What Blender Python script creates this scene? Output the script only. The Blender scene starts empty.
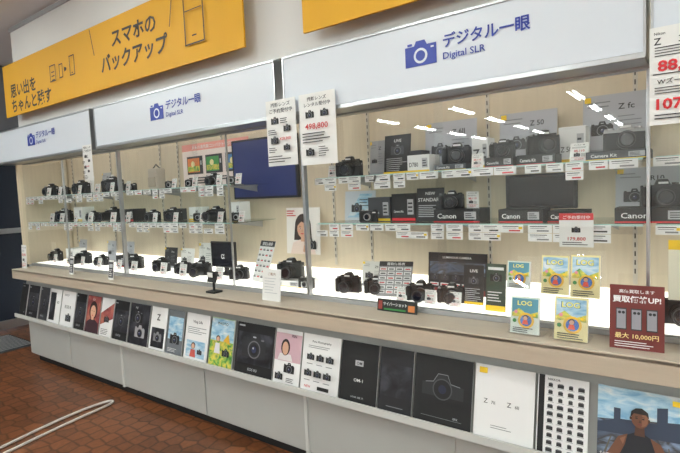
import bpy, bmesh, math, random
from mathutils import Matrix, Vector
random.seed(7)
scene=bpy.context.scene
COL=scene.collection
# ---------------------------------------------------------------- materials
MATS={}
def srgb(c):
    return tuple(((v/255)/12.92 if v/255<=0.04045 else (((v/255)+0.055)/1.055)**2.4) for v in c)
def mat(name,c=(200,200,200),rough=.5,metal=0,emis=0,ec=None,noise=0,nscale=20,stretch=None,coat=0,bump=0):
    if name in MATS: return MATS[name]
    m=bpy.data.materials.new(name); m.use_nodes=True
    nt=m.node_tree; b=nt.nodes['Principled BSDF']
    col=srgb(c)
    b.inputs['Base Color'].default_value=(*col,1)
    b.inputs['Roughness'].default_value=rough
    b.inputs['Metallic'].default_value=metal
    b.inputs['Coat Weight'].default_value=coat
    if emis:
        b.inputs['Emission Color'].default_value=(*(srgb(ec) if ec else col),1)
        b.inputs['Emission Strength'].default_value=emis
    if noise or bump:
        tc=nt.nodes.new('ShaderNodeTexCoord'); mp=nt.nodes.new('ShaderNodeMapping')
        nz=nt.nodes.new('ShaderNodeTexNoise'); nz.inputs['Scale'].default_value=nscale; nz.inputs['Detail'].default_value=6
        if stretch: mp.inputs['Scale'].default_value=stretch
        nt.links.new(tc.outputs['Object'],mp.inputs['Vector']); nt.links.new(mp.outputs['Vector'],nz.inputs['Vector'])
        if noise:
            r=nt.nodes.new('ShaderNodeValToRGB')
            r.color_ramp.elements[0].position=.3; r.color_ramp.elements[1].position=.7
            r.color_ramp.elements[0].color=(*[v*(1-noise) for v in col],1)
            r.color_ramp.elements[1].color=(*[min(1,v*(1+noise*.6)) for v in col],1)
            nt.links.new(nz.outputs['Fac'],r.inputs['Fac']); nt.links.new(r.outputs['Color'],b.inputs['Base Color'])
        if bump:
            bp=nt.nodes.new('ShaderNodeBump'); bp.inputs['Strength'].default_value=bump; bp.inputs['Distance'].default_value=.002
            nt.links.new(nz.outputs['Fac'],bp.inputs['Height']); nt.links.new(bp.outputs['Normal'],b.inputs['Normal'])
    MATS[name]=m; return m
def C(r,g,b,rough=.55):
    return mat('print_%d_%d_%d'%(r,g,b),(r,g,b),rough)
def photo(name,cols,scale=14,stretch=(1,1,1)):
    """printed photograph: several colours blended by a noise pattern"""
    if name in MATS: return MATS[name]
    m=bpy.data.materials.new(name); m.use_nodes=True; nt=m.node_tree; b=nt.nodes['Principled BSDF']; b.inputs['Roughness'].default_value=.35
    tc=nt.nodes.new('ShaderNodeTexCoord'); mp=nt.nodes.new('ShaderNodeMapping'); mp.inputs['Scale'].default_value=stretch
    nz=nt.nodes.new('ShaderNodeTexNoise'); nz.inputs['Scale'].default_value=scale; nz.inputs['Detail'].default_value=5; nz.inputs['Distortion'].default_value=.6
    r=nt.nodes.new('ShaderNodeValToRGB'); e=r.color_ramp.elements
    n=len(cols)
    e[0].position=.32; e[0].color=(*srgb(cols[0]),1); e[1].position=.68; e[1].color=(*srgb(cols[-1]),1)
    for i in range(1,n-1):
        q=e.new(.32+.36*i/(n-1)); q.color=(*srgb(cols[i]),1)
    nt.links.new(tc.outputs['Object'],mp.inputs[0]); nt.links.new(mp.outputs[0],nz.inputs['Vector']); nt.links.new(nz.outputs['Fac'],r.inputs[0]); nt.links.new(r.outputs[0],b.inputs['Base Color'])
    MATS[name]=m; return m
def glassmat(name,tint=(1,1,1),base=.04,rough=0.0):
    m=bpy.data.materials.new(name); m.use_nodes=True; nt=m.node_tree; nt.nodes.clear()
    o=nt.nodes.new('ShaderNodeOutputMaterial'); mx=nt.nodes.new('ShaderNodeMixShader')
    t=nt.nodes.new('ShaderNodeBsdfTransparent'); t.inputs[0].default_value=(*tint,1)
    g=nt.nodes.new('ShaderNodeBsdfGlossy'); g.inputs['Roughness'].default_value=rough
    lw=nt.nodes.new('ShaderNodeLayerWeight'); p=nt.nodes.new('ShaderNodeMath'); p.operation='POWER'; p.inputs[1].default_value=5
    ma=nt.nodes.new('ShaderNodeMath'); ma.operation='MULTIPLY_ADD'; ma.inputs[1].default_value=1-base; ma.inputs[2].default_value=base
    nt.links.new(lw.outputs['Facing'],p.inputs[0]); nt.links.new(p.outputs[0],ma.inputs[0])
    nt.links.new(ma.outputs[0],mx.inputs[0]); nt.links.new(t.outputs[0],mx.inputs[1]); nt.links.new(g.outputs[0],mx.inputs[2])
    nt.links.new(mx.outputs[0],o.inputs[0]); return m
WHITE=C(240,240,240); BLACK=C(22,22,24); DK=C(45,45,48); GREY=C(130,132,136); RED=C(200,30,40); BLUE=C(30,60,160)
PAPER=C(234,234,232); INK=C(40,40,45); LGREY=C(190,192,196); YEL=C(245,205,40); GREEN=C(60,140,70); PINK=C(230,150,160); SKIN=C(214,168,140)
signm=mat('sign_acrylic',(212,218,226),.35,emis=.05)
alu=mat('aluminium',(190,192,195),.3,.9)
alud=mat('aluminium_matt',(175,176,178),.45,.5)
stdm=mat('slotted_standard_paint',(205,198,186),.4,.2)
woodc=mat('counter_laminate',(202,189,172),.4,noise=.05,nscale=6,stretch=(1,14,14))
woodf=mat('counter_edge',(192,177,158),.45,noise=.05,nscale=6,stretch=(1,14,14))
backp=mat('beige_back_panel',(214,200,176),.55,noise=.05,nscale=5,stretch=(10,10,.7))
cabg=mat('cabinet_grey',(176,177,174),.45,noise=.03,nscale=3)
cabw=mat('cabinet_white',(206,207,204),.45)
dark=mat('dark_recess',(24,24,26),.7)
wallm=mat('wall_paint',(226,226,224),.8,noise=.02,nscale=2)
ceilm=mat('ceiling_paint',(228,228,232),.8,noise=.02,nscale=3)
bannm=mat('banner_yellow',(218,162,14),.6,noise=.03,nscale=3)
lit=mat('lit_acrylic_floor',(245,245,240),.5,emis=1.3,ec=(255,250,240))
tube=mat('tube_light',(255,255,255),.5,emis=9,ec=(255,248,236))
ctube=mat('ceiling_tube_light',(255,255,255),.5,emis=62,ec=(247,255,250))
camblk=mat('camera_black',(20,20,22),.45,bump=.3,nscale=900)
camsil=mat('camera_silver',(175,175,178),.35,.6)
rubber=mat('rubber_black',(12,12,13),.6)
lensg=mat('lens_glass',(8,10,26),.05,coat=1)
scrm=mat('screen_black',(14,16,26),.25)
scrb=mat('tv_screen',(26,36,84),.3,emis=.55)
glass=glassmat('showcase_glass',(.97,.985,.98),.10)
shelfg=glassmat('shelf_glass',(.88,.94,.92),.07)
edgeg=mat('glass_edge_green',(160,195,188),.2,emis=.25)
acry=glassmat('acrylic_clear',(.97,.97,.98),.05)
PH_CITY=photo('photo_print_city',[(40,46,60),(84,96,118),(62,60,58),(130,150,180)],9,(1,1,2.2))
PH_GREEN=photo('photo_print_meadow',[(50,110,50),(110,170,80),(230,210,90),(90,150,90)],24)
PH_SKY=photo('photo_print_sky',[(120,170,205),(170,205,225),(225,232,236)],14,(1,1,3))
PH_DARK=photo('photo_print_night',[(14,14,18),(34,34,40),(66,66,74)],12)
PH_WARM=photo('photo_print_warm',[(90,34,44),(150,70,70),(190,120,100)],12)
PH_MIX=photo('photo_print_collage',[(30,60,110),(190,90,60),(220,200,120),(60,120,80),(200,200,210)],38)
# floor
fm=bpy.data.materials.new('terracotta_tile'); fm.use_nodes=True; nt=fm.node_tree; b=nt.nodes['Principled BSDF']
tc=nt.nodes.new('ShaderNodeTexCoord')
vo=nt.nodes.new('ShaderNodeTexVoronoi'); vo.feature='DISTANCE_TO_EDGE'; vo.inputs['Scale'].default_value=10; vo.inputs['Randomness'].default_value=.45
v2=nt.nodes.new('ShaderNodeTexVoronoi'); v2.inputs['Scale'].default_value=10; v2.inputs['Randomness'].default_value=.45
r=nt.nodes.new('ShaderNodeValToRGB'); r.color_ramp.elements[0].position=.02; r.color_ramp.elements[0].color=(.36,.34,.32,1); r.color_ramp.elements[1].position=.10; r.color_ramp.elements[1].color=(1,1,1,1)
r2=nt.nodes.new('ShaderNodeValToRGB'); r2.color_ramp.elements[0].color=(*srgb((66,38,24)),1); r2.color_ramp.elements[1].color=(*srgb((150,92,56)),1)
nz=nt.nodes.new('ShaderNodeTexNoise'); nz.inputs['Scale'].default_value=40; nz.inputs['Detail'].default_value=6
ad=nt.nodes.new('ShaderNodeMath'); ad.operation='MULTIPLY_ADD'; ad.inputs[1].default_value=.4
mx=nt.nodes.new('ShaderNodeMix'); mx.data_type='RGBA'; mx.blend_type='MULTIPLY'; mx.inputs[0].default_value=1
for n in (vo,v2,nz): nt.links.new(tc.outputs['Object'],n.inputs['Vector'])
nt.links.new(vo.outputs['Distance'],r.inputs[0])
sp=nt.nodes.new('ShaderNodeSeparateColor'); nt.links.new(v2.outputs['Color'],sp.inputs[0])
nt.links.new(sp.outputs[0],ad.inputs[0]); ms=nt.nodes.new('ShaderNodeMath'); ms.operation='MULTIPLY'; ms.inputs[1].default_value=.65
nt.links.new(nz.outputs['Fac'],ms.inputs[0]); nt.links.new(ms.outputs[0],ad.inputs[2]); nt.links.new(ad.outputs[0],r2.inputs[0])
nt.links.new(r2.outputs[0],mx.inputs[6]); nt.links.new(r.outputs[0],mx.inputs[7]); nt.links.new(mx.outputs[2],b.inputs['Base Color'])
b.inputs['Roughness'].default_value=.35
# ---------------------------------------------------------------- builder
TC={}
def textverts(body,bold=0):
    key=(body,bold)
    if key in TC: return TC[key]
    cu=bpy.data.curves.new('tmp','FONT'); cu.body=body; cu.resolution_u=2; cu.size=1; cu.offset=bold
    o=bpy.data.objects.new('tmp',cu); COL.objects.link(o); bpy.context.view_layer.update()
    me=o.to_mesh(); v=[(p.co.x,p.co.y) for p in me.vertices]; f=[tuple(p.vertices) for p in me.polygons]
    o.to_mesh_clear(); bpy.data.objects.remove(o); bpy.data.curves.remove(cu)
    w=max([p[0] for p in v],default=1)
    TC[key]=(v,f,w); return TC[key]
class B:
    def __init__(s,name):
        s.bm=bmesh.new(); s.mats=[]; s.name=name; s.M=Matrix.Identity(4); s.ly=0
    def mi(s,m):
        if m not in s.mats: s.mats.append(m)
        return s.mats.index(m)
    def face(s,pts,m,smooth=False):
        vs=[s.bm.verts.new(s.M@Vector(p)) for p in pts]
        f=s.bm.faces.new(vs); f.material_index=s.mi(m); f.smooth=smooth; return f
    def box(s,cx,cy,cz,sx,sy,sz,m,bev=0,rot=None,taper=None):
        t=bmesh.new(); bmesh.ops.create_cube(t,size=1)
        for v in t.verts:
            if taper and v.co.z>0: v.co.x*=taper[0]; v.co.y*=taper[1]
            v.co=Vector((v.co.x*sx,v.co.y*sy,v.co.z*sz))
        if bev: bmesh.ops.bevel(t,geom=list(t.edges),offset=bev,segments=2,affect='EDGES',profile=.6)
        R=(rot if rot else Matrix.Identity(4)); T=s.M@Matrix.Translation((cx,cy,cz))@R
        s.merge(t,T,m)
    def merge(s,t,T,m,smooth=False):
        mp={}
        for v in t.verts: mp[v]=s.bm.verts.new(T@v.co)
        k=s.mi(m)
        for f in t.faces:
            try:
                nf=s.bm.faces.new([mp[v] for v in f.verts]); nf.material_index=k; nf.smooth=smooth
            except ValueError: pass
        t.free()
    def cyl(s,p0,p1,r0,r1,m,seg=24,caps=True,capm=None):
        p0=Vector(p0);p1=Vector(p1);d=(p1-p0).normalized()
        a=d.orthogonal().normalized();bb=d.cross(a)
        A=[];Bv=[]
        for i in range(seg):
            th=2*math.pi*i/seg; o=a*math.cos(th)+bb*math.sin(th)
            A.append(s.bm.verts.new(s.M@(p0+o*r0))); Bv.append(s.bm.verts.new(s.M@(p1+o*r1)))
        k=s.mi(m)
        for i in range(seg):
            j=(i+1)%seg
            f=s.bm.faces.new([A[i],A[j],Bv[j],Bv[i]]); f.material_index=k; f.smooth=True
        if caps:
            kk=s.mi(capm or m)
            f=s.bm.faces.new([s.bm.verts.new(v.co) for v in reversed(A)]); f.material_index=k
            f=s.bm.faces.new([s.bm.verts.new(v.co) for v in Bv]); f.material_index=kk
    # flat print helpers, facing -y, each layer a hair in front of the last
    def L(s): s.ly-=.0005; return s.ly
    def r(s,x,z,w,h,m,y=None):
        y=s.L() if y is None else y
        s.face([(x-w/2,y,z-h/2),(x+w/2,y,z-h/2),(x+w/2,y,z+h/2),(x-w/2,y,z+h/2)],m)
    def p(s,pts,m,y=None):
        y=s.L() if y is None else y
        s.face([(a,y,c) for a,c in pts],m)
    def d(s,x,z,rx,m,rz=None,n=20):
        rz=rz or rx
        s.p([(x+rx*math.cos(2*math.pi*i/n),z+rz*math.sin(2*math.pi*i/n)) for i in range(n)],m)
    def t(s,body,x,z,size,m,y=None,center=False,fit=None,bold=.012):
        y=s.L() if y is None else y
        v,f,w=textverts(body,bold)
        k=fit/w if fit else size
        if fit and size<k: k=min(k,size*1.15)
        size=min(size,k*1.35)
        if center: x-=w*k/2
        V=[s.bm.verts.new(s.M@Vector((x+a*k,y,z+c*size))) for a,c in v]
        i=s.mi(m)
        for q in f:
            try:
                nf=s.bm.faces.new([V[a] for a in q]); nf.material_index=i
            except ValueError: pass
    def lines(s,x,z,w,n,dz,h,m,y=None):
        y=s.L() if y is None else y
        for i in range(n):
            ww=w*random.uniform(.6,1); s.r(x-w/2+ww/2,z-i*dz,ww,h,m,y)
    def cam(s,x,z,w,m,m2=None,lens=DK):
        s.p([(x-w*.48,z-w*.27),(x+w*.48,z-w*.27),(x+w*.5,z-w*.22),(x+w*.5,z+w*.2),(x+w*.44,z+w*.27),(x+w*.2,z+w*.28),(x+w*.13,z+w*.45),(x-w*.11,z+w*.45),(x-w*.17,z+w*.28),(x-w*.34,z+w*.28),(x-w*.36,z+w*.33),(x-w*.48,z+w*.33),(x-w*.5,z+w*.2),(x-w*.5,z-w*.22)],m)
        s.r(x+w*.01,z+w*.35,w*.13,w*.04,LGREY); s.r(x+w*.36,z+w*.29,w*.12,w*.05,m2 or m)
        s.d(x+w*.03,z-w*.02,w*.27,m2 or GREY); s.d(x+w*.03,z-w*.02,w*.23,lens); s.d(x+w*.03,z-w*.02,w*.17,C(28,28,32)); s.d(x+w*.03,z-w*.02,w*.10,C(50,55,90)); s.d(x,z+w*.02,w*.03,LGREY)
    def done(s,loc=(0,0,0),rx=0,rz=0):
        me=bpy.data.meshes.new(s.name); s.bm.to_mesh(me); s.bm.free()
        for m in s.mats: me.materials.append(m)
        o=bpy.data.objects.new(s.name,me); COL.objects.link(o)
        o.matrix_world=Matrix.Translation(loc)@Matrix.Rotation(rz,4,'Z')@Matrix.Rotation(-rx,4,'X')
        return o
def dup(o,loc,rx=0,rz=0,sc=1):
    n=bpy.data.objects.new(o.name.split('.')[0],o.data); COL.objects.link(n)
    n.matrix_world=Matrix.Translation(loc)@Matrix.Rotation(rz,4,'Z')@Matrix.Rotation(-rx,4,'X')@Matrix.Scale(sc,4); return n
FZ=-.08; CZ=.80; CEIL=3.02
# ---------------------------------------------------------------- room
def simple(name,x0,x1,y0,y1,z0,z1,m):
    b=B(name); b.box((x0+x1)/2,(y0+y1)/2,(z0+z1)/2,x1-x0,y1-y0,z1-z0,m); return b.done()
simple('floor',-7.5,4.2,-15.2,.8,FZ-.1,FZ,fm)
simple('ceiling',-7.5,4.2,-15.2,.8,CEIL,CEIL+.1,ceilm)
simple('wall_back',-7.5,4.2,.6,.8,FZ,CEIL,wallm)
simple('wall_right',4.0,4.2,-15,.6,FZ,CEIL,wallm)
simple('wall_front',-7.5,4.2,-15.2,-15,FZ,CEIL,wallm)
b=B('wall_left')
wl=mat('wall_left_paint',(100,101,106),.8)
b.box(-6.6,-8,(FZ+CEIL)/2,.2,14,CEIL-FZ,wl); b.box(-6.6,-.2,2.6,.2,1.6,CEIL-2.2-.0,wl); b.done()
b=B('door_1')
dg=mat('door_glass_dark',(40,46,58),.15)
b.box(-6.6,-.2,1.0,.03,1.5,2.1,dg); b.box(-6.6,-.95,1.0,.08,.08,2.16,alu); b.box(-6.6,.5,1.0,.08,.08,2.16,alu); b.box(-6.6,-.2,1.1,.08,1.4,.06,alu); b.box(-6.6,-.2,0,.08,1.4,.1,alu)
b.done()
b=B('door_mat'); b.box(-6.0,-.5,FZ+.006,.7,1.2,.012,mat('mat_grey',(70,72,76),.8))
for i in range(12): b.box(-6.3+.055*i,-.5,FZ+.014,.012,1.16,.006,alud)
b.done()
b=B('wall_soffit'); b.box(-.55,.25,(2.12+CEIL)/2,9.1,.7,CEIL-2.12,wallm); b.done()
b=B('trim_1'); b.box(-.55,-.108,2.99,9.1,.014,.03,alud); b.done()
# ceiling tube lamps
b=B('ceiling_tube_lamp'); b.box(0,0,-.02,.2,1.3,.04,cabw); b.cyl((-.045,-.6,-.055),(-.045,.6,-.055),.016,.016,ctube,10); b.cyl((.045,-.6,-.055),(.045,.6,-.055),.016,.016,ctube,10)
for yy in (-.62,.62): b.box(0,yy,-.05,.14,.03,.05,cabw)
lampY=[-1.9,-3.9,-5.9,-7.9,-10.0,-12.2,-14]
first=b.done((-1.8,-1.9,CEIL))
for xx in (-5.9,-4.0,-1.8,.6,2.9):
    for yy in lampY:
        if (xx,yy)!=(-1.8,-1.9): dup(first,(xx,yy,CEIL))
# ---------------------------------------------------------------- counter + rack
XL,XR=-5.23,2.2
b=B('display_counter')
w=XR-XL; cx=(XL+XR)/2
b.box(cx,.17,CZ-.01,w,.78,.02,woodc,.003)
b.box(cx,-.205,CZ-.045,w,.03,.085,woodf,.003)
b.box(cx,.22,.56,w-.06,.6,.44,cabw)            # body behind rack
rk=Matrix.Rotation(-math.radians(13),4,'X')
b.box(cx,-.135,.53,w-.04,.012,.36,cabg,rot=rk)      # sloping rack back
b.box(cx,-.13,.35,w,.19,.02,cabw,.002)
b.box(cx,-.225,.362,w,.012,.034,cabw,.002)     # lip
b.box(cx+.05,.15,.165,w-.2,.6,.35,cabg)
b.box(cx+.05,.17,-.045,w-.22,.56,.07,dark)
seams=[-5.12,-4.32,-3.50,-2.54,-1.69,-.84,0,.85,1.7,2.18]
for a,c in zip(seams,seams[1:]):
    b.box((a+c)/2,-.152,.165,c-a-.010,.014,.335,cabg,.002)
for xx in (-3.5,-1.69,0): b.box(xx,-.16,.165,.02,.02,.35,cabw)
b.done()
# ---------------------------------------------------------------- showcase
b=B('glass_showcase')
b.box(cx-.1,.47,1.45,7.6,.03,1.28,backp)
b.box(cx-.1,.24,2.10,7.6,.45,.02,cabw)
b.box(-5.45,.23,1.45,.025,.5,1.3,backp)
b.box(cx-.06,.23,CZ+.012,7.45,.44,.02,lit)
b.box(cx-.06,.43,CZ+.055,7.45,.04,.08,lit)
mull=[-5.45,-3.63,-1.76,-.14,1.7]
for xx in mull:
    b.box(xx,0,1.30,.012 if xx==-.14 else .018,.03,1.0,alu,.002)
for xx in (-4.55,-2.39,.8):
    b.box(xx,.005,1.30,.006,.014,1.0,alu)
b.box(cx-.06,0,CZ+.012,7.45,.035,.022,alud,.002); b.box(cx-.06,0,1.80,7.45,.05,.03,alu,.002)
for xx in (-5.3,-4.55,-3.75,-3.5,-2.95,-1.9,-1.62,-.88,-.22,.0,.8):
    b.box(xx,.452,1.5,.018,.008,1.16,stdm)
    for i in range(28): b.box(xx,.4475,.98+i*.04,.005,.002,.022,dark)
for a,c in zip(mull,mull[1:]):
    b.cyl((a+.1,.1,1.95),(c-.1,.1,1.95),.013,.013,tube,10)
b.done()
b=B('showcase_glass_panes')
for a,c in zip(mull,mull[1:]):
    m_=(a+c)/2
    b.face([(a+.01,.004,CZ+.02),(m_+.02,.004,CZ+.02),(m_+.02,.004,1.79),(a+.01,.004,1.79)],glass)
    b.face([(m_-.02,-.006,CZ+.02),(c-.01,-.006,CZ+.02),(c-.01,-.006,1.79),(m_-.02,-.006,1.79)],glass)
b.done()
SH1,SH2,SH0=1.475,1.225,CZ+.023
def shelf(x0,x1,z):
    b=B('glass_shelf')
    b.box((x0+x1)/2,.25,z-.004,x1-x0,.40,.006,shelfg)
    b.box((x0+x1)/2,.05,z-.004,x1-x0,.003,.008,edgeg)
    for xx in (x0+.12,x1-.12,(x0+x1)/2):
        b.face([(xx-.003,.44,z-.01),(xx-.003,.44,z-.06),(xx-.003,.12,z-.01)],alud); b.box(xx,.28,z-.012,.012,.32,.008,alud)
    b.done()
    b=B('shelf_price_labels')
    b.box((x0+x1)/2,.038,z-.02,x1-x0,.003,.034,acry)
    x=x0+.04
    while x<x1-.06:
        ww=random.choice([.065,.08,.095])
        for row in range(2):
            if random.random()<(.95 if row==0 else .45):
                hh=.034; zz=z-.020-row*.036; y0=.0335-row*.001
                b.r(x,zz,ww,hh,WHITE,y0); b.r(x-ww*.06,zz+hh*.3,ww*.72,.003,INK,y0-.0005); b.r(x-ww*.1,zz+hh*.08,ww*.6,.002,GREY,y0-.0005)
                b.r(x+ww*.12,zz-hh*.24,ww*.5,.006,random.choice([RED,DK,GREY,DK]),y0-.0005)
                if random.random()<.15: b.r(x+ww*.38,zz+hh*.1,ww*.16,hh*.3,YEL,y0-.001)
        x+=ww+random.choice([.004,.008,.02])
    b.done()
for z in (SH1,SH2):
    for a,c in ((-5.42,-3.66),(-3.6,-2.42),(-1.72,-.16),(-.12,1.66)): shelf(a,c,z)
# ---------------------------------------------------------------- light-box signs
bl=mat('sign_blue',(20,48,150),.4)
for x0,x1 in ((-5.5,-3.70),(-3.635,-1.80),(-1.735,-.14),(-.12,1.7)):
    b=B('lightbox_sign'); xc=(x0+x1)/2; ww=x1-x0
    b.box(xc,-.085,1.95,ww,.15,.28,signm,.006)
    b.box(xc,-.085,1.803,ww+.004,.16,.02,alu,.002); b.box(xc,-.085,2.095,ww+.004,.16,.012,alu,.002)
    for e in (x0,x1): b.box(e,-.085,1.95,.008,.158,.3,alu)
    ix=x0+.785; iz=1.965; b.ly=-.1615
    b.p([(ix-.073,iz-.050),(ix+.073,iz-.050),(ix+.073,iz+.035),(ix+.03,iz+.035),(ix+.02,iz+.055),(ix-.02,iz+.055),(ix-.03,iz+.035),(ix-.073,iz+.035)],bl)
    b.r(ix-.05,iz+.043,.022,.01,bl); b.d(ix,iz-.008,.032,signm); b.d(ix,iz-.008,.022,bl); b.r(ix+.055,iz+.02,.014,.007,signm)
    b.t('デジタル一眼',ix+.1,1.972,.060,bl,fit=.35,bold=.02); b.t('Digital SLR',ix+.1,1.922,.038,bl,fit=.18)
    b.done()
# ---------------------------------------------------------------- banners
ban_ink=C(50,42,30)
b=B('yellow_banner')
b.box(-3.51,-.2,2.415,3.10,.012,.45,bannm)
for xx in (-5.0,-4.2,-3.5,-2.8,-2.02): b.box(xx,-.15,2.6,.015,.088,.015,alud)
b.ly=-.2065
b.t('思い出を',-4.93,2.355,.125,ban_ink,fit=.5,bold=.025); b.t('ちゃんと残す',-4.93,2.225,.125,ban_ink,fit=.76,bold=.025)
b.t('スマホの',-3.25,2.455,.125,ban_ink,fit=.52,bold=.025); b.t('バックアップ',-3.40,2.305,.13,ban_ink,fit=.78,bold=.025)
def ring(b,x,z,w,h,t,m):
    b.r(x-w/2,z,t,h,m);b.r(x+w/2,z,t,h,m);b.r(x,z+h/2,w+t,t,m);b.r(x,z-h/2,w+t,t,m)
ring(b,-3.98,2.42,.05,.10,.008,ban_ink); ring(b,-3.80,2.43,.07,.14,.008,ban_ink); b.r(-3.8,2.375,.02,.008,ban_ink)
b.d(-3.90,2.42,.014,ban_ink); b.p([(-3.92,2.44),(-3.88,2.42),(-3.92,2.40)],ban_ink)
for a in (-.05,-.02,.01): b.r(-4.10,2.42+a,.05,.008,ban_ink)
ring(b,-4.10,2.42,.09,.12,.008,ban_ink)
ring(b,-2.35,2.47,.17,.36,.009,ban_ink); b.r(-2.35,2.335,.04,.008,ban_ink); b.r(-2.35,2.615,.05,.006,ban_ink); b.r(-2.35,2.48,.15,.006,ban_ink)
b.p([(-3.50,2.62),(-3.492,2.62),(-3.45,2.43),(-3.458,2.43)],ban_ink); b.p([(-2.54,2.60),(-2.532,2.60),(-2.57,2.43),(-2.578,2.43)],ban_ink)
b.done()
b=B('yellow_banner'); b.box(-.05,-.2,2.415,3.0,.012,.49,bannm)
for xx in (-1.5,-.5,.5,1.4): b.box(xx,-.15,2.6,.015,.088,.015,alud)
b.ly=-.2065; b.t('バックアップ',-.3,2.42,.16,ban_ink); b.done()
# ---------------------------------------------------------------- cameras
def make_camera(kind):
    nm={'dslr':'dslr_camera','ml':'mirrorless_camera','retro':'retro_silver_camera','compact':'compact_camera','tele':'telephoto_camera'}[kind]
    b=B(nm); bodym=camblk
    if kind=='compact':
        b.box(0,0,.031,.105,.026,.062,bodym,.006); b.box(-.04,-.016,.03,.018,.01,.05,rubber,.004)
        b.cyl((.008,-.012,.03),(.008,-.03,.03),.025,.024,camblk); b.cyl((.008,-.03,.03),(.008,-.042,.03),.020,.019,camsil); b.cyl((.008,-.042,.03),(.008,-.043,.03),.014,.014,lensg)
        b.cyl((-.034,0,.062),(-.034,0,.068),.008,.008,camsil,16); b.cyl((.036,0,.062),(.036,0,.067),.010,.010,camblk,16)
        b.r(.038,.052,.02,.006,WHITE,-.0136)
        return b
    w,h=(.145,.092) if kind in('dslr','tele') else (.132,.080)
    top=camsil if kind=='retro' else bodym
    b.box(0,0,h*.42,w,.042,h*.84,bodym,.007); b.box(0,0,h*.86,w*.98,.040,h*.2,top,.005)
    if kind!='retro':
        b.box(-w*.40,-.024,h*.46,w*.2,.036,h*.88,rubber,.010)
        b.cyl((-w*.40,-.030,h*.93),(-w*.40,-.026,h*1.0),.007,.007,camsil,14)
    b.box(.004,-.006,h*1.06,w*.40,.045,h*.30,top,.004,taper=(.62,.72))
    b.box(.004,.004,h*1.225,.02,.02,.004,camsil)
    b.cyl((w*.34,0,h*.95),(w*.34,0,h*1.05),.0125,.0125,top,18); b.cyl((-w*.30,.004,h*.95),(-w*.30,.004,h*1.04),.010,.010,top,18)
    if kind=='retro': b.cyl((-w*.42,.002,h*.95),(-w*.42,.002,h*1.02),.007,.007,camsil,14)
    b.r(.004,h*1.05,.034,.008,WHITE,-.0305)
    lz=h*.44; R=.030 if kind in('ml','retro') else .033
    e=.05 if kind=='tele' else 0
    b.cyl((.006,-.018,lz),(.006,-.027,lz),R+.001,R,camsil if kind in('ml','retro') else camblk,32)
    b.cyl((.006,-.027,lz),(.006,-.045,lz),R-.001,R-.001,camblk,32); b.cyl((.006,-.045,lz),(.006,-.062-e,lz),R+.0015,R+.0015,rubber,32)
    b.cyl((.006,-.062-e,lz),(.006,-.080-e,lz),R-.001,R+.0005+e*.06,camblk,32)
    b.cyl((.006,-.080-e,lz),(.006,-.0805-e,lz),R-.003,R-.003,GREY,32); b.cyl((.006,-.0806-e,lz),(.006,-.0808-e,lz),R-.004,R-.004,rubber,32); b.cyl((.006,-.0809-e,lz),(.006,-.083-e,lz),R-.009,R-.011,lensg,32)
    b.box(w/2,0,h*.75,.006,.008,.008,camsil); b.box(-w/2,0,h*.75,.006,.008,.008,camsil)
    return b
CAMS={}
def camera(kind,x,y,z,rz=0,sc=1):
    if kind not in CAMS:
        o=make_camera(kind).done((x,y,z),0,rz); CAMS[kind]=o; o.scale=(sc,)*3; return o
    return dup(CAMS[kind],(x,y,z),0,rz,sc)
def cam_box(x,y,z,w,h,dp=.12,style='black',txt='Camera Kit'):
    b=B('camera_carton'); body={'black':BLACK,'white':WHITE,'grey':C(70,72,78)}[style]
    b.box(0,0,h/2,w,dp,h,body,.002); b.ly=-dp/2-.0003
    ink=WHITE if style!='white' else INK
    b.t(txt,-w*.42,h*.32,h*.5,ink,fit=w*.42); b.r(w*.3,h*.52,w*.25,h*.55,C(185,185,190)); b.lines(w*.3,h*.65,w*.2,3,h*.14,h*.06,INK); b.r(0,h*.07,w,h*.1,RED if style=='black' else YEL)
    return b.done((x,y,z))
# ---------------------------------------------------------------- printed boards
def board(name,w,h,bg,fn,loc,rx=0,rz=0,thick=.002,stand=False,frame=None):
    b=B(name); b.box(0,thick/2,h/2,w,thick,h,frame or bg); b.ly=0; b.r(0,h/2,w*.999,h*.999,bg)
    if fn: fn(b,w,h)
    if stand:
        b.box(0,.02,.002,w*.6,.04,.004,acry); b.box(0,.02+thick,h*.25,w*.3,.002,h*.45,acry,rot=Matrix.Rotation(.3,4,'X'))
    return b.done(loc,rx,rz)
def price(red='88,110',title='デジタル一眼',sub=None):
    def f(b,w,h):
        b.t(title,0,h*.86,h*.075,INK,center=True,fit=w*.84); b.lines(0,h*.78,w*.8,2,h*.045,h*.018,GREY)
        b.t(red,0,h*.53,h*.16,RED,center=True,fit=w*.84); b.cam(-w*.12,h*.36,w*.34,BLACK); b.lines(w*.26,h*.42,w*.3,5,h*.035,h*.013,INK)
        b.r(0,h*.22,w*.9,h*.012,RED); b.t(sub or '107,800円',0,h*.10,h*.09,RED,center=True,fit=w*.8); b.lines(0,h*.065,w*.8,1,.01,h*.015,INK)
    return f
def fstrip(b,w,h):
    b.t('撮影レンズ',0,h*.90,h*.07,INK,center=True,fit=w*.85); b.t('ご予約受付中',0,h*.81,h*.07,INK,center=True,fit=w*.85)
    b.cam(-w*.2,h*.68,w*.26,BLACK); b.cam(w*.22,h*.55,w*.24,BLACK); b.cam(-w*.2,h*.38,w*.26,BLACK); b.cam(w*.22,h*.26,w*.22,BLACK)
    b.lines(w*.22,h*.70,w*.34,3,h*.03,h*.012,INK); b.lines(-w*.2,h*.54,w*.34,3,h*.03,h*.012,INK); b.t('428,800',w*.2,h*.38,h*.06,RED,center=True,fit=w*.4)
    b.lines(-w*.2,h*.27,w*.34,3,h*.03,h*.012,INK); b.lines(0,h*.14,w*.8,3,h*.04,h*.014,INK)
board('hanging_price_sign',.205,.34,PAPER,fstrip,(-1.745,-.185,1.545))
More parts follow.
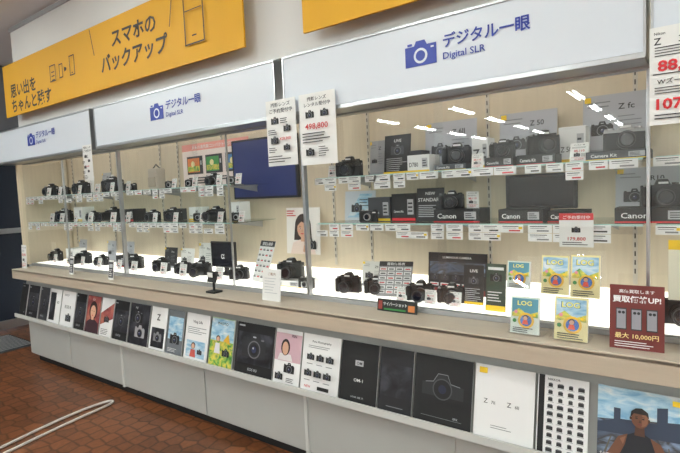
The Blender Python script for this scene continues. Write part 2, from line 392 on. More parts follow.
board('hanging_price_sign',.225,.35,PAPER,lambda b,w,h:(b.t('撮影レンズ',0,h*.90,h*.06,INK,center=True,fit=w*.85),b.t('レンタル受付中',0,h*.82,h*.06,INK,center=True,fit=w*.85),b.cam(-w*.2,h*.70,w*.24,BLACK),b.cam(w*.22,h*.70,w*.22,BLACK),b.t('498,800',0,h*.50,h*.11,RED,center=True,fit=w*.8),b.lines(0,h*.44,w*.8,4,h*.04,h*.014,INK),b.cam(-w*.2,h*.17,w*.24,BLACK),b.lines(w*.2,h*.24,w*.3,5,h*.03,h*.011,INK)),(-1.505,-.185,1.535))
board('hanging_price_sign',.13,.27,PAPER,fstrip,(-3.73,-.185,1.56))
board('hanging_price_sign',.19,.31,PAPER,lambda b,w,h:(b.t('Nikon',-w*.44,h*.92,h*.04,INK),b.t('Z',-w*.44,h*.82,h*.10,INK),b.t('30',-w*.10,h*.82,h*.09,INK),b.lines(0,h*.79,w*.85,4,h*.028,h*.009,INK),b.t('88,110',0,h*.55,h*.15,RED,center=True,fit=w*.9,bold=.03),b.r(0,h*.52,w*.9,h*.01,INK),b.t('Wズームキット',0,h*.42,h*.06,INK,center=True,fit=w*.85),b.lines(0,h*.38,w*.85,3,h*.028,h*.009,INK),b.t('107,910',0,h*.16,h*.15,RED,center=True,fit=w*.9,bold=.03),b.lines(0,h*.1,w*.85,2,h*.035,h*.012,INK)),(-.03,-.185,1.567))
board('price_sign_card',.10,.22,PAPER,price('38,400'),(-5.15,-.14,CZ),rx=.05,stand=True)
# upper shelf, right module
def fz(title,c=BLACK,n=1):
    def f(b,w,h):
        b.t(title,w*.04,h*.74,h*.13,c,fit=w*.24); b.lines(-w*.25,h*.88,w*.35,2,h*.07,h*.02,GREY); b.cam(-w*.2,h*.42,w*.34,DK); b.lines(w*.22,h*.62,w*.36,5,h*.07,h*.014,GREY)
        b.r(-w*.42,h*.93,w*.1,h*.09,YEL); b.r(0,h*.05,w,h*.1,C(150,152,158))
    return f
LIL=C(180,182,190)
def fdark(b,w,h):
    b.t('LIVE',0,h*.82,h*.1,WHITE,center=True,fit=w*.6); b.cam(0,h*.6,w*.5,C(70,70,75)); b.lines(0,h*.4,w*.8,7,h*.05,h*.014,LGREY); b.r(0,h*.04,w,h*.06,YEL)
pc=lambda x,y,z,w=.055,h=.07: board('price_card',w,h,PAPER,price(),(x,y,z),rx=.2,stand=True)
camera('dslr',-1.56,.16,SH1,.1,1.0); pc(-1.66,.12,SH1)
board('product_poster',.10,.20,C(165,165,170),fz('Z'),(-1.47,.30,SH1),rx=.1,stand=True)
board('product_poster',.16,.215,C(28,28,30),fdark,(-1.31,.24,SH1),rx=.12,stand=True)
board('product_poster',.29,.27,LIL,fz('Z 6II'),(-1.06,.37,SH1),rx=.08,stand=True)
cam_box(-1.11,.16,SH1,.12,.085,.12,'white','D780'); cam_box(-.95,.17,SH1,.16,.03,.12,'grey'); camera('ml',-.94,.18,SH1+.03,.25,1.05)
pc(-.82,.12,SH1); cam_box(-.845,.28,SH1,.08,.15,.1,'white','Z'); cam_box(-.44,.30,SH1,.11,.16,.1,'white','Z 50'); cam_box(-1.20,.30,SH1,.07,.12,.1,'grey','Z')
board('product_poster',.27,.27,LIL,fz('Z 50'),(-.665,.38,SH1),rx=.08,stand=True)
cam_box(-.72,.18,SH1,.13,.045,.12,'black'); cam_box(-.56,.18,SH1,.16,.045,.12,'black')
camera('ml',-.72,.18,SH1+.045,.2,.85); camera('dslr',-.55,.20,SH1+.045,.5,.95)
board('product_poster',.26,.27,LIL,fz('Z fc'),(-.29,.38,SH1+.03),rx=.08,stand=True)
cam_box(-.25,.16,SH1,.22,.035,.14,'grey'); camera('retro',-.235,.17,SH1+.035,.15,1.1); pc(-.39,.12,SH1,.07,.08)
camera('retro',.12,.17,SH1,.1,1.1)
# shelf 2, right module
board('product_poster',.21,.17,C(205,212,222),lambda b,w,h:(b.p([(-w*.4,h*.1),(w*.2,h*.1),(w*.4,h*.9),(0,h*.9)],PH_SKY),b.cam(-w*.1,h*.4,w*.35,DK),b.lines(w*.2,h*.7,w*.4,3,h*.1,h*.025,INK)),(-1.57,.25,SH2),rx=.1,stand=True)
for xx,ww,hh,s in ((-1.40,.14,.13,'grey'),(-1.25,.14,.145,'black')): cam_box(xx,.25,SH2,ww,hh,.12,s)
camera('compact',-1.43,.13,SH2,.1,1)
board('product_poster',.15,.17,C(34,34,36),lambda b,w,h:(b.t('NEW',0,h*.80,h*.12,WHITE,center=True,fit=w*.5),b.t('STANDARD',0,h*.6,h*.15,WHITE,center=True,fit=w*.9),b.lines(0,h*.48,w*.85,7,h*.055,h*.02,LGREY)),(-1.09,.17,SH2),rx=.1,stand=True)
cam_box(-.92,.17,SH2,.23,.065,.14,'black','Canon'); camera('ml',-.97,.17,SH2+.065,.2,.9); board('price_card',.06,.08,PAPER,price(),(-.86,.16,SH2+.065),stand=True)
cam_box(-.625,.17,SH2,.19,.06,.14,'black','Canon'); cam_box(-.44,.19,SH2,.15,.05,.14,'black','Canon')
board('hanging_price_sign',.125,.135,PAPER,lambda b,w,h:(b.r(0,h*.9,w,h*.2,RED),b.t('ご予約受付中',0,h*.84,h*.11,WHITE,center=True,fit=w*.85),b.t('179,800',0,h*.2,h*.14,RED,center=True,fit=w*.85),b.cam(0,h*.5,w*.26,BLACK),b.lines(0,h*.14,w*.8,2,h*.06,h*.02,INK)),(-.385,.02,1.135))
cam_box(-.13,.17,SH2,.26,.06,.14,'black','Canon'); camera('dslr',-.11,.16,SH2+.06,.2,.95)
board('product_poster',.24,.22,LIL,fz('R10'),(-.17,.38,SH2),rx=.08,stand=True)
board('product_poster',.22,.16,C(40,36,50),fdark,(.16,.3,SH2),rx=.1,stand=True)
def tv(x0,x1,z0,z1,y,scr=None):
    b=B('flat_tv'); w=x1-x0;h=z1-z0
    b.box(0,.0,h/2,w,.03,h,BLACK,.004); b.r(0,h/2,w-.03,h-.03,scr or scrb,-.0156)
    b.box(0,.024,h/2,w*.4,.02,h*.4,DK)
    b.done(((x0+x1)/2,y,z0))
tv(-2.79,-2.16,1.37,1.80,.42); tv(-.78,-.45,1.27,1.44,.42,scr=scrm)
# floor level right module
camera('dslr',-1.60,.16,SH0,.1,1.0); camera('ml',-1.44,.20,SH0,.3,1.0)
board('product_poster',.16,.15,C(215,214,210),fz('Z9'),(-1.55,.34,SH0),rx=.1,stand=True)
def fgrid(b,w,h):
    b.r(0,h*.93,w,h*.14,INK); b.t('買取価格表',0,h*.89,h*.09,WHITE,center=True,fit=w*.7)
    y1=b.ly-.0005
    for i in range(4):
        for j in range(6):
            b.r(-w*.36+i*w*.24,h*.78-j*h*.13,w*.2,h*.09,WHITE,y1); b.r(-w*.36+i*w*.24,h*.77-j*h*.13,w*.15,h*.03,RED if (i+j)%3==0 else INK,y1-.0005); b.r(-w*.36+i*w*.24,h*.80-j*h*.13,w*.15,h*.01,GREY,y1-.0005)
board('price_list_board',.19,.20,C(150,150,152),fgrid,(-1.31,.15,SH0),rx=.5,rz=.25,stand=True)
camera('ml',-1.14,.14,SH0,.2,1.05)
def fmulti(b,w,h):
    b.r(0,h*.9,w,h*.18,C(20,20,24)); b.t('LUMINOUS CAMERA',0,h*.86,h*.07,WHITE,center=True,fit=w*.6)
    b.r(0,h*.62,w*.94,h*.30,PH_CITY)
    for i in range(5):
        b.cam(-w*.38+i*w*.19,h*.38,w*.13,C(60,60,66),C(100,100,104)); b.r(-w*.38+i*w*.19,h*.22,w*.15,h*.08,WHITE); b.r(-w*.38+i*w*.19,h*.22,w*.11,h*.03,RED)
    b.r(0,h*.08,w,h*.13,C(120,40,40)); b.t('特集',0,h*.04,h*.1,WHITE,center=True)
board('product_poster',.33,.22,C(36,35,40),fmulti,(-1.03,.34,SH0),rx=.1,stand=True)
camera('ml',-.98,.16,SH0,.2,1.0)
board('product_poster',.10,.19,C(30,30,32),fdark,(-.87,.16,SH0),rx=.12,stand=True)
for xx in (-1.22,-1.06,-.93): pc(xx,.08,SH0,.06,.07)
board('product_leaflet',.09,.215,C(50,70,55),lambda b,w,h:(b.cam(0,h*.7,w*.6,BLACK),b.lines(0,h*.4,w*.8,4,h*.06,h*.02,WHITE),b.r(0,h*.9,w*.8,h*.06,WHITE),b.r(0,h*.06,w,h*.12,YEL)),(-.735,.08,SH0),rx=.12,stand=True)
camera('dslr',-.06,.2,SH0,.2,1.1)
board('product_poster',.2,.22,C(240,235,215),lambda b,w,h:(b.r(0,h*.92,w,h*.16,YEL),b.t('キャンペーン',0,h*.88,h*.09,INK,center=True,fit=w*.8),b.cam(0,h*.55,w*.5,BLACK),b.t('10,000円',0,h*.2,h*.12,RED,center=True,fit=w*.8)),(.02,.03,.95))
# centre module
def fthree(b,w,h):
    b.r(0,h*.92,w,h*.16,C(238,160,150)); b.t('人気の高性能コンパクトデジカメ',0,h*.88,h*.09,WHITE,center=True,fit=w*.8)
    for i,c in enumerate((C(226,130,70),C(80,160,90),C(70,130,190))):
        x=-w*.3+i*w*.3; b.r(x,h*.5,w*.25,h*.42,C(60,60,64)); b.r(x-w*.02,h*.5,w*.19,h*.33,c); b.r(x-w*.02,h*.42,w*.19,h*.12,PH_GREEN); b.d(x-w*.03,h*.53,w*.03,C(240,230,170)); b.r(x+w*.1,h*.55,w*.02,h*.1,LGREY)
    b.lines(0,h*.2,w*.8,3,h*.06,h*.025,INK)
board('product_poster',.78,.34,C(240,226,222),fthree,(-3.02,.43,1.475+.01),rx=.0)
b=B('camera_bag'); b.box(0,0,.085,.12,.09,.17,C(196,186,172),.02); b.box(0,-.048,.06,.09,.012,.08,C(180,168,152),.006); b.cyl((-.05,0,.165),(0,0,.20),.005,.005,DK,8); b.cyl((.05,0,.165),(0,0,.20),.005,.005,DK,8); b.done((-3.50,.24,SH1))
for xx,k in ((-3.22,'compact'),(-2.98,'compact'),(-2.72,'ml'),(-2.53,'compact')): camera(k,xx,.17,SH1,random.uniform(0,.4),.9); pc(xx+.1,.12,SH1)
for xx,k in ((-3.5,'ml'),(-3.24,'dslr'),(-2.93,'compact'),(-2.74,'tele'),(-2.53,'compact')): camera(k,xx,.19,SH2,random.uniform(0,.5),.95); pc(xx+.11,.12,SH2)
for xx,s,ww,hh in ((-3.10,'white',.12,.10),(-2.64,'white',.10,.13),(-3.38,'grey',.12,.09)): cam_box(xx,.32,SH2,ww,hh,.1,s)
for xx,k in ((-3.45,'dslr'),(-3.17,'ml'),(-2.96,'tele'),(-2.55,'ml')): camera(k,xx,.20,SH0,random.uniform(0,.4),1.0)
for xx in (-3.3,-3.06,-2.66): pc(xx,.10,SH0,.08,.09)
b=B('desktop_monitor'); b.box(0,0,.15,.26,.02,.19,BLACK,.004); b.r(0,.15,.24,.17,scrm,-.0105); b.box(0,.02,.04,.03,.02,.08,BLACK); b.box(0,.02,.005,.14,.1,.01,BLACK,.003); b.t('α',0,.12,.06,WHITE,-.011,center=True); b.done((-2.80,.28,SH0))
for xx in (-3.55,-3.33,-3.1): board('product_poster',.17,.22 if xx>-3.2 else .17,PAPER if xx>-3.4 else C(40,40,44),fz('Pro',WHITE if xx<-3.4 else INK),(xx,.34,SH0),rx=.15,stand=True)
board('price_list_board',.17,.28,PAPER,fgrid,(-2.34,.17,SH0),rx=.35,rz=-.2,stand=True)
def fgirl(b,w,h):
    H=C(50,32,26)
    b.d(0,h*.60,w*.24,H,h*.27); b.p([(-w*.24,h*.58),(w*.24,h*.58),(w*.27,h*.30),(-w*.27,h*.30)],H)
    b.p([(-w*.38,0),(w*.38,0),(w*.30,h*.24),(w*.1,h*.31),(-w*.1,h*.31),(-w*.30,h*.24)],C(235,215,205)); b.r(0,h*.33,w*.11,h*.12,SKIN)
    b.d(0,h*.54,w*.165,SKIN,h*.19); b.p([(-w*.17,h*.60),(-w*.04,h*.70),(w*.17,h*.62),(w*.13,h*.76),(-w*.13,h*.76)],H)
    for s_ in(-1,1): b.d(s_*w*.07,h*.55,w*.026,WHITE,h*.014); b.d(s_*w*.07,h*.55,w*.016,C(30,20,20),h*.013); b.r(s_*w*.07,h*.59,w*.06,h*.01,H); b.d(s_*w*.10,h*.49,w*.03,C(228,150,130),h*.02)
    b.d(0,h*.44,w*.05,C(200,80,80),h*.014); b.p([(-w*.02,h*.49),(w*.02,h*.49),(0,h*.53)],C(190,140,115))
    b.cam(w*.24,h*.20,w*.34,BLACK); b.p([(w*.03,h*.06),(w*.12,h*.04),(w*.14,h*.18),(w*.06,h*.2)],SKIN); b.lines(-w*.3,h*.93,w*.3,3,h*.05,h*.02,RED)
board('portrait_poster',.29,.31,C(238,234,230),fgirl,(-2.12,.38,.99),rx=.05,stand=True)
camera('dslr',-2.07,.2,SH0+.04,.2,1.15); cam_box(-2.07,.2,SH0,.3,.04,.16,'white'); camera('compact',-1.9,.14,SH0,.1)
# left module: unevenly filled
rows={SH1:[(-5.22,'dslr',1.1),(-4.98,'ml',.95),(-4.62,'dslr',1.15),(-4.30,'P',0),(-4.08,'dslr',1.2),(-3.82,'compact',1)],
      SH2:[(-5.20,'compact',1),(-5.0,'dslr',1.1),(-4.72,'W',0),(-4.45,'ml',.95),(-4.10,'tele',1.1),(-3.86,'B',0)],
      SH0:[(-5.22,'dslr',1.1),(-4.95,'W',0),(-4.68,'tele',1.1),(-4.36,'ml',1),(-4.05,'B',0),(-3.84,'dslr',1.1)]}
for z,lst in rows.items():
    for xx,k,sc in lst:
        if k=='W': cam_box(xx,.25,z,.15,.13,.12,'white')
        elif k=='B': cam_box(xx,.25,z,.13,.10,.12,'black','Canon')
        elif k=='P': board('product_poster',.14,.18,LIL,fz('R6'),(xx,.25,z),rx=.1,stand=True)
        else: camera(k,xx,.20,z,random.uniform(-.1,.6),sc)
        pc(xx+random.uniform(.10,.13),.11,z,.06 if random.random()<.6 else .085,.08)
for xx in (-5.05,-4.5,-4.2): board('product_poster',.15,.2,LIL,fz('R6'),(xx,.36,SH0),rx=.1,stand=True)
for xx in (-4.8,-4.45): board('product_poster',.14,.17,PAPER,fz('X'),(xx,.36,SH1),rx=.1,stand=True)
# ---------------------------------------------------------------- things on the counter
def ftab(b,w,h): b.r(0,h*.5,w*.9,h*.8,C(60,60,66)); b.r(0,h*.7,w*.7,h*.2,LGREY); b.lines(0,h*.5,w*.6,4,h*.1,h*.04,WHITE)
for xx in (-4.24,-3.62): board('counter_card',.07,.15,PAPER,ftab,(xx,-.14,CZ),rx=.12,stand=True)
b=B('security_tag_stand'); b.box(0,0,.006,.08,.07,.012,BLACK,.003); b.cyl((0,0,.01),(0,0,.09),.008,.008,BLACK,12); b.box(0,-.006,.10,.075,.014,.07,BLACK,.003,rot=Matrix.Rotation(-.3,4,'X')); b.r(0,.115,.05,.03,PAPER,-.026); b.done((-2.44,-.12,CZ))
board('counter_card',.14,.18,PAPER,lambda b,w,h:(b.t('ご案内',0,h*.8,h*.1,C(150,120,100),center=True,fit=w*.5),b.lines(0,h*.7,w*.75,6,h*.09,h*.02,LGREY)),(-1.93,-.14,CZ),rx=.1,stand=True)
board('counter_card',.22,.06,C(30,34,32),lambda b,w,h:(b.t('サイバーショット',-w*.05,h*.5,h*.32,WHITE,center=True,fit=w*.6),b.r(-w*.42,h*.5,w*.1,h*.7,C(150,60,50)),b.r(w*.36,h*.4,w*.16,h*.5,C(200,120,60)),b.r(-w*.05,h*.2,w*.55,h*.14,GREEN)),(-1.17,-.06,CZ),rx=.15,stand=True)
def flog(b,w,h,bg=None):
    b.r(0,h*.70,w*.9,h*.5,bg or PH_SKY); b.p([(-w*.45,h*.45),(w*.45,h*.45),(w*.45,h*.62),(w*.1,h*.52),(-w*.2,h*.68),(-w*.45,h*.55)],PH_GREEN)
    b.t('LOG',-w*.02,h*.76,h*.18,C(70,120,150),center=True,fit=w*.62,bold=.05); b.t('LOG',-w*.02,h*.765,h*.17,C(246,240,130),center=True,fit=w*.6,bold=.02)
    b.d(w*.05,h*.36,w*.28,C(235,190,60)); b.d(w*.05,h*.36,w*.2,C(60,110,190)); b.d(w*.03,h*.44,w*.09,C(50,32,26)); b.d(w*.03,h*.42,w*.075,SKIN); b.p([(-w*.08,h*.26),(w*.14,h*.26),(w*.10,h*.37),(-w*.04,h*.37)],C(230,90,60))
    b.lines(0,h*.15,w*.8,3,h*.05,h*.02,INK); b.d(-w*.3,h*.58,w*.06,PINK); b.d(w*.34,h*.52,w*.05,YEL); b.d(-w*.34,h*.34,w*.07,GREEN)
def leaflet_holder(x,y,tiers,rz=0,bgs=None,frames=None):
    b=B('acrylic_leaflet_holder')
    b.box(0,.03,.003,.14,.09,.006,acry)
    for (tx,tz,w,h,yy) in tiers:
        b.M=Matrix.Translation((tx,yy,tz))@Matrix.Rotation(-.18,4,'X'); b.ly=0
        b.box(0,.006,h/2,w,.010,h,PAPER); b.r(0,h/2,w,h,frames or C(225,235,225)); flog(b,w,h,bgs)
        b.box(0,-.012,h*.25,w+.006,.002,h*.5,acry); b.box(0,.014,h*.5,w+.006,.002,h*1.02,acry)
    b.M=Matrix.Identity(4); b.done((x,y,CZ),0,rz)
leaflet_holder(-.545,-.13,[(.0,.006,.11,.145,-.02),(-.035,.175,.09,.11,.03)],bgs=C(90,150,170))
leaflet_holder(-.385,-.13,[(.01,.006,.115,.16,-.03),(-.055,.165,.10,.15,.02),(.050,.16,.10,.16,.025)],frames=C(238,228,170))
def fred(b,w,h):
    b.t('高価買取します',0,h*.88,h*.06,WHITE,center=True,fit=w*.75); b.t('買取価格UP!',0,h*.74,h*.11,WHITE,center=True,fit=w*.88,bold=.03)
    for i in range(3):
        x=-w*.28+i*w*.28; b.r(x,h*.47,w*.2,h*.34,C(60,54,56)); b.r(x,h*.47,w*.17,h*.30,C(150,150,158)); b.d(x+w*.04,h*.57,w*.03,INK); b.d(x-w*.03,h*.57,w*.03,INK)
    b.t('最大 10,000円',0,h*.18,h*.09,C(245,220,150),center=True,fit=w*.8); b.lines(0,h*.12,w*.8,3,h*.035,h*.012,WHITE)
board('tradein_flyer_stand',.165,.225,C(112,44,40),fred,(-.165,-.15,CZ),rx=.12,rz=.05,stand=True,thick=.004)
board('tradein_flyer_stand',.14,.2,C(205,205,208),lambda b,w,h:(b.r(0,h*.8,w*.8,h*.2,C(120,130,150)),b.lines(0,h*.6,w*.8,8,h*.06,h*.02,GREY)),(.03,-.14,CZ),rx=.1,stand=True)
# ---------------------------------------------------------------- lower catalogue rack
LT=math.radians(12)
def cat(x0,x1,bg,fn=None,h=.297,dz=0):
    w=x1-x0
    board('catalogue_leaflet',w,h,bg,fn,((x0+x1)/2,-.207+random.uniform(0,.003),.362+dz),rx=LT,rz=random.uniform(-.01,.01),thick=.006,frame=C(215,215,215))
BK=C(20,20,22); BK2=C(30,30,34)
def fcamdark(b,w,h): b.r(0,h*.5,w*.94,h*.55,PH_DARK); b.cam(0,h*.5,w*.62,C(56,56,60),C(96,96,100)); b.t('EOS R',-w*.05,h*.12,h*.07,LGREY,center=True,fit=w*.4); b.r(-w*.36,h*.93,w*.16,h*.025,LGREY)
def fplain(b,w,h): b.t('R',w*.2,h*.1,h*.08,LGREY); b.r(-w*.2,h*.93,w*.3,h*.02,LGREY)
def fwh(title):
    def f(b,w,h): b.t(title,0,h*.52,h*.12,INK,center=True,fit=w*.75); b.lines(-w*.1,h*.9,w*.5,2,h*.03,h*.012,GREY); b.cam(w*.1,h*.25,w*.4,DK)
    return f
cat(-5.20,-5.06,BK,fplain); cat(-5.04,-4.83,BK2,fcamdark); cat(-4.80,-4.63,C(60,60,64),fcamdark); cat(-4.61,-4.41,WHITE,lambda b,w,h:(b.r(-w*.2,h*.5,w*.5,h*.8,PH_DARK),b.t('GO',w*.25,h*.6,h*.1,INK,center=True)))
cat(-4.39,-4.16,WHITE,fwh('EOS R')); cat(-4.14,-3.98,BK,fcamdark)
def fport(b,w,h):
    b.r(0,h*.5,w*.98,h*.98,PH_WARM); b.p([(-w*.5,0),(w*.5,0),(w*.42,h*.3),(w*.12,h*.4),(-w*.12,h*.4),(-w*.42,h*.3)],C(60,36,44)); b.d(0,h*.62,w*.30,C(40,24,22),h*.24); b.r(0,h*.42,w*.18,h*.1,SKIN); b.d(0,h*.58,w*.2,SKIN,h*.17)
    for s_ in(-1,1): b.d(s_*w*.08,h*.6,w*.03,INK,h*.012)
    b.d(0,h*.49,w*.05,RED,h*.012); b.t('EOS',0,h*.88,h*.07,WHITE,center=True)
cat(-3.96,-3.76,C(96,44,52),fport); cat(-3.74,-3.57,WHITE,lambda b,w,h:(b.p([(-w*.5,h*.3),(w*.5,h*.5),(w*.5,h*.9),(-w*.5,h*.6)],PH_WARM),b.lines(0,h*.2,w*.8,4,h*.04,h*.012,INK),b.cam(0,h*.45,w*.4,BK)))
cat(-3.55,-3.36,BK,fcamdark)
def ftwo(b,w,h): b.r(0,h*.5,w,h*.96,PH_DARK); b.cam(-w*.1,h*.66,w*.5,C(24,24,26),GREY); b.cam(w*.1,h*.32,w*.5,C(170,170,174),GREY); b.t('FUJI',-w*.2,h*.88,h*.06,WHITE)
cat(-3.34,-3.10,C(70,72,78),ftwo); cat(-3.08,-2.90,WHITE,lambda b,w,h:(b.r(0,h*.3,w*.8,h*.45,PH_DARK),b.cam(0,h*.3,w*.5,GREY),b.t('Z',0,h*.7,h*.2,INK,center=True)))
cat(-2.88,-2.71,C(110,114,120),lambda b,w,h:(b.r(0,h*.6,w*.9,h*.5,PH_SKY),b.cam(0,h*.35,w*.6,BK),b.lines(0,h*.15,w*.7,3,h*.03,h*.01,WHITE)))
def fvlog(b,w,h):
    b.t('Vlog Life',0,h*.8,h*.08,INK,center=True,fit=w*.8); b.lines(0,h*.7,w*.8,4,h*.04,h*.012,GREY); b.r(0,h*.25,w*.8,h*.35,PH_SKY)
    b.d(-w*.1,h*.32,w*.09,C(40,28,24)); b.d(-w*.1,h*.31,w*.07,SKIN); b.p([(-w*.22,h*.08),(w*.04,h*.08),(w*.0,h*.24),(-w*.18,h*.24)],C(200,90,80)); b.cam(w*.2,h*.2,w*.2,BK)
cat(-2.69,-2.46,WHITE,fvlog)
def fgreen(b,w,h):
    b.r(0,h*.28,w*.99,h*.5,PH_GREEN); b.r(0,h*.76,w*.98,h*.44,PH_SKY); b.t('PHOTO',0,h*.86,h*.08,INK,center=True,fit=w*.6)
    b.d(-w*.15,h*.58,w*.09,C(50,34,28)); b.d(-w*.15,h*.57,w*.07,SKIN); b.p([(-w*.28,h*.28),(-w*.02,h*.28),(-w*.06,h*.49),(-w*.24,h*.49)],C(225,225,230)); b.cam(w*.22,h*.3,w*.3,BK); b.p([(w*.1,h*.55),(w*.4,h*.5),(w*.3,h*.7)],C(230,180,60))
cat(-2.44,-2.23,C(190,215,180),fgreen)
cat(-2.205,-1.90,BK,lambda b,w,h:(b.r(0,h*.52,w*.9,h*.6,PH_DARK),b.cam(-w*.02,h*.52,w*.62,C(44,44,48),C(110,110,114)),b.t('EOS R3',0,h*.1,h*.07,LGREY,center=True,fit=w*.35),b.r(-w*.36,h*.94,w*.16,h*.03,LGREY)))
cat(-1.89,-1.70,WHITE,lambda b,w,h:(b.r(0,h*.68,w*.98,h*.5,C(205,170,180)),b.p([(-w*.38,h*.44),(w*.2,h*.44),(w*.12,h*.56),(-w*.3,h*.56)],C(226,220,220)),b.d(-w*.1,h*.68,w*.17,C(40,30,30),h*.15),b.d(-w*.1,h*.66,w*.12,SKIN,h*.12),b.cam(w*.1,h*.3,w*.4,BK),b.cam(-w*.25,h*.14,w*.3,BK),b.lines(w*.2,h*.14,w*.3,3,h*.03,h*.01,INK),b.t('PEN',w*.15,h*.88,h*.07,INK)))
def fsix(b,w,h):
    b.t('Pure Photography',0,h*.86,h*.05,INK,center=True,fit=w*.7); b.lines(0,h*.80,w*.7,2,h*.03,h*.01,GREY)
    for i in range(2):
        for j in range(3): b.cam(-w*.27+j*w*.27,h*.6-i*h*.27,w*.2,BK); b.r(-w*.27+j*w*.27,h*.49-i*h*.27,w*.16,h*.012,GREY)
    b.t('NEW',-w*.3,h*.1,h*.06,RED); b.r(w*.2,h*.12,w*.3,h*.06,BK)
cat(-1.69,-1.445,WHITE,fsix)
cat(-1.435,-1.22,BK,lambda b,w,h:(b.r(0,h*.66,w*.22,h*.09,LGREY),b.t('OM',0,h*.635,h*.07,INK,center=True,fit=w*.15),b.t('OM-1',0,h*.36,h*.07,WHITE,center=True,fit=w*.32),b.t('LOOK. SEE. IT.',0,h*.1,h*.035,LGREY,center=True,fit=w*.5)))
cat(-1.21,-1.035,BK2,lambda b,w,h:(b.r(0,h*.1,w*.5,h*.012,GREY),b.r(0,h*.5,w*.9,h*.5,PH_DARK)))
cat(-1.025,-.755,BK,lambda b,w,h:(b.p([(-w*.36,h*.42),(w*.36,h*.42),(w*.36,h*.6),(w*.14,h*.62),(w*.08,h*.74),(-w*.08,h*.74),(-w*.16,h*.62),(-w*.36,h*.6)],C(40,40,44)),b.p([(-w*.30,h*.6),(-w*.16,h*.62),(-w*.08,h*.74),(w*.08,h*.74),(w*.14,h*.62),(w*.30,h*.6),(w*.30,h*.61),(w*.14,h*.63),(w*.085,h*.75),(-w*.085,h*.75),(-w*.165,h*.63),(-w*.30,h*.61)],GREY),b.d(0,h*.53,w*.17,C(74,74,78)),b.d(0,h*.53,w*.15,BK),b.d(0,h*.53,w*.07,C(30,34,60)),b.r(0,h*.12,w*.7,h*.006,GREY),b.t('GFX',w*.2,h*.14,h*.04,LGREY)))
cat(-.745,-.505,WHITE,lambda b,w,h:(b.t('Z',-w*.34,h*.48,h*.09,INK,bold=0),b.t('7II',-w*.21,h*.48,h*.06,INK,bold=0),b.t('Z',w*.06,h*.48,h*.09,INK,bold=0),b.t('6II',w*.19,h*.48,h*.06,INK,bold=0),b.r(-w*.36,h*.92,w*.14,h*.08,YEL),b.lines(0,h*.2,w*.4,2,h*.03,h*.008,GREY)))
def flens(b,w,h):
    b.r(-w*.42,h*.5,w*.12,h,BK); b.t('NIKKOR',-w*.3,h*.94,h*.04,INK); y1=b.ly-.0005
    for j in range(10):
        for i in range(4):
            x=-w*.24+i*w*.2; z=h*.88-j*h*.09; q=random.uniform(.8,1.3); b.r(x,z,w*.10*q,h*.045,DK,y1); b.r(x,z+h*.026,w*.07*q,h*.012,GREY,y1-.0003); b.r(x,z-h*.032,w*.14,h*.005,GREY,y1)
cat(-.495,-.315,WHITE,flens)
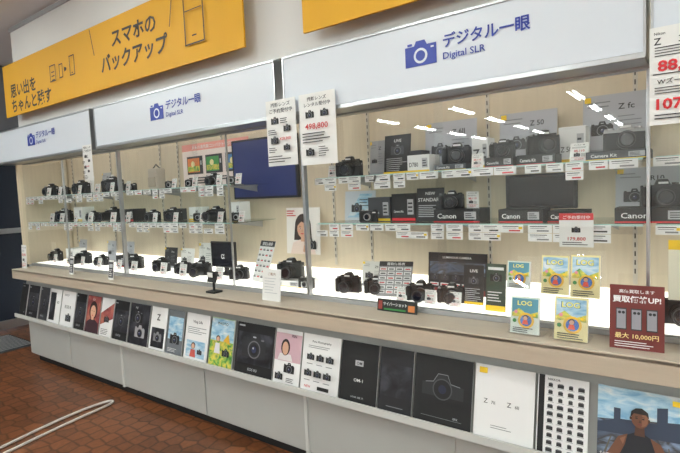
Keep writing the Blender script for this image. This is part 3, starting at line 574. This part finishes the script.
def fath(b,w,h):
    b.r(0,h*.5,w*.99,h*.99,PH_CITY); b.p([(-w*.5,h*.60),(w*.5,h*.72),(w*.5,h),(-w*.5,h)],PH_SKY)
    b.p([(-w*.5,h*.56),(-w*.3,h*.62),(-w*.3,h*.76),(-w*.22,h*.76),(-w*.22,h*.64),(w*.2,h*.66),(w*.2,h*.84),(w*.32,h*.86),(w*.32,h*.70),(w*.5,h*.72),(w*.5,h*.5),(-w*.5,h*.45)],C(52,62,82))
    for i in range(7): b.p([(-w*.5+i*w*.15,0),(-w*.46+i*w*.15,0),(-w*.32+i*w*.11,h*.42),(-w*.335+i*w*.11,h*.42)],C(96,92,84))
    sk=C(112,72,52); sk2=C(84,54,42); sk3=C(140,94,70)
    b.p([(-w*.30,0),(w*.24,0),(w*.20,h*.2),(w*.25,h*.40),(w*.14,h*.48),(w*.06,h*.52),(-w*.05,h*.52),(-w*.13,h*.48),(-w*.25,h*.40),(-w*.22,h*.2)],C(30,32,40))
    b.p([(-w*.13,h*.49),(-w*.24,h*.44),(-w*.30,h*.34),(-w*.36,h*.24),(-w*.44,h*.17),(-w*.40,h*.11),(-w*.32,h*.13),(-w*.22,h*.24),(-w*.16,h*.36)],sk)
    b.p([(w*.13,h*.49),(w*.25,h*.44),(w*.32,h*.32),(w*.40,h*.20),(w*.40,h*.13),(w*.32,h*.12),(w*.24,h*.22),(w*.18,h*.36)],sk)
    b.p([(-w*.44,h*.17),(-w*.40,h*.10),(-w*.20,h*.13),(w*.0,h*.20),(w*.08,h*.24),(w*.06,h*.29),(-w*.06,h*.28),(-w*.26,h*.22)],sk2)
    b.p([(w*.40,h*.19),(w*.38,h*.12),(w*.18,h*.16),(w*.02,h*.22),(w*.0,h*.27),(w*.1,h*.28),(w*.26,h*.23)],sk3)
    b.p([(-w*.22,h*.42),(-w*.15,h*.46),(-w*.18,h*.36)],sk3)
    b.p([(-w*.05,h*.49),(w*.07,h*.49),(w*.06,h*.62),(-w*.04,h*.62)],sk2)
    b.d(w*.01,h*.68,w*.10,sk,h*.10); b.p([(w*.03,h*.60),(w*.08,h*.62),(w*.11,h*.68),(w*.09,h*.75),(w*.04,h*.77)],sk3)
    b.p([(-w*.10,h*.69),(-w*.09,h*.76),(-w*.04,h*.80),(w*.03,h*.81),(w*.10,h*.77),(w*.115,h*.70),(w*.08,h*.74),(-w*.06,h*.74)],C(24,20,20))
    for s_ in(-1,1): b.d(w*.01+s_*w*.04,h*.69,w*.016,C(20,16,16),h*.007); b.r(w*.01+s_*w*.04,h*.71,w*.035,h*.005,C(30,22,20)); b.d(w*.01+s_*w*.104,h*.68,w*.014,sk2,h*.02)
    b.d(w*.01,h*.625,w*.03,C(120,60,55),h*.008); b.p([(-w*.005,h*.645),(w*.03,h*.645),(w*.012,h*.68)],sk2)
    b.t('その瞬間、',-w*.46,h*.2,h*.035,WHITE); b.r(w*.42,h*.93,w*.1,h*.06,YEL); b.cam(w*.36,h*.1,w*.16,C(20,20,22))
cat(-.285,-.025,C(74,84,104),fath); cat(-.01,.2,WHITE,fsix)
# ---------------------------------------------------------------- cable on the floor
cu=bpy.data.curves.new('floor_cable','CURVE'); cu.dimensions='3D'; cu.bevel_depth=.009; cu.bevel_resolution=3
pts=[(-3.35,-1.35),(-3.42,-1.02),(-3.50,-.70),(-3.52,-.42),(-3.50,-.27),(-3.44,-.28),(-3.42,-.40),(-3.40,-.62),(-3.34,-.95),(-3.26,-1.35)]
s=cu.splines.new('NURBS'); s.points.add(len(pts)-1); s.use_endpoint_u=True; s.order_u=4
for i,(x,y) in enumerate(pts): s.points[i].co=(x,y,FZ+.010,1)
cu.materials.append(mat('cable_white',(215,208,202),.5)); o=bpy.data.objects.new('floor_cable',cu); COL.objects.link(o)
# ---------------------------------------------------------------- camera / world
w=bpy.data.worlds.new('world'); scene.world=w; w.use_nodes=True; w.node_tree.nodes['Background'].inputs[0].default_value=(.5,.52,.56,1); w.node_tree.nodes['Background'].inputs[1].default_value=.5
Zc=Vector((-.044,.9964,.0725)).normalized(); Xc=Vector((.8093,-.0072,.5875)); Xc=(Xc-Zc*Xc.dot(Zc)).normalized(); Yc=Zc.cross(Xc)
M=Matrix((( *Xc,0),( *Yc,-2.1),( *Zc,1.4),(0,0,0,1)))
cam=bpy.data.cameras.new('camera'); cam.sensor_width=36; cam.lens=490/680*36; cam.clip_start=.05
co=bpy.data.objects.new('camera',cam); COL.objects.link(co); co.matrix_world=M; scene.camera=co
scene.view_settings.view_transform='Standard'
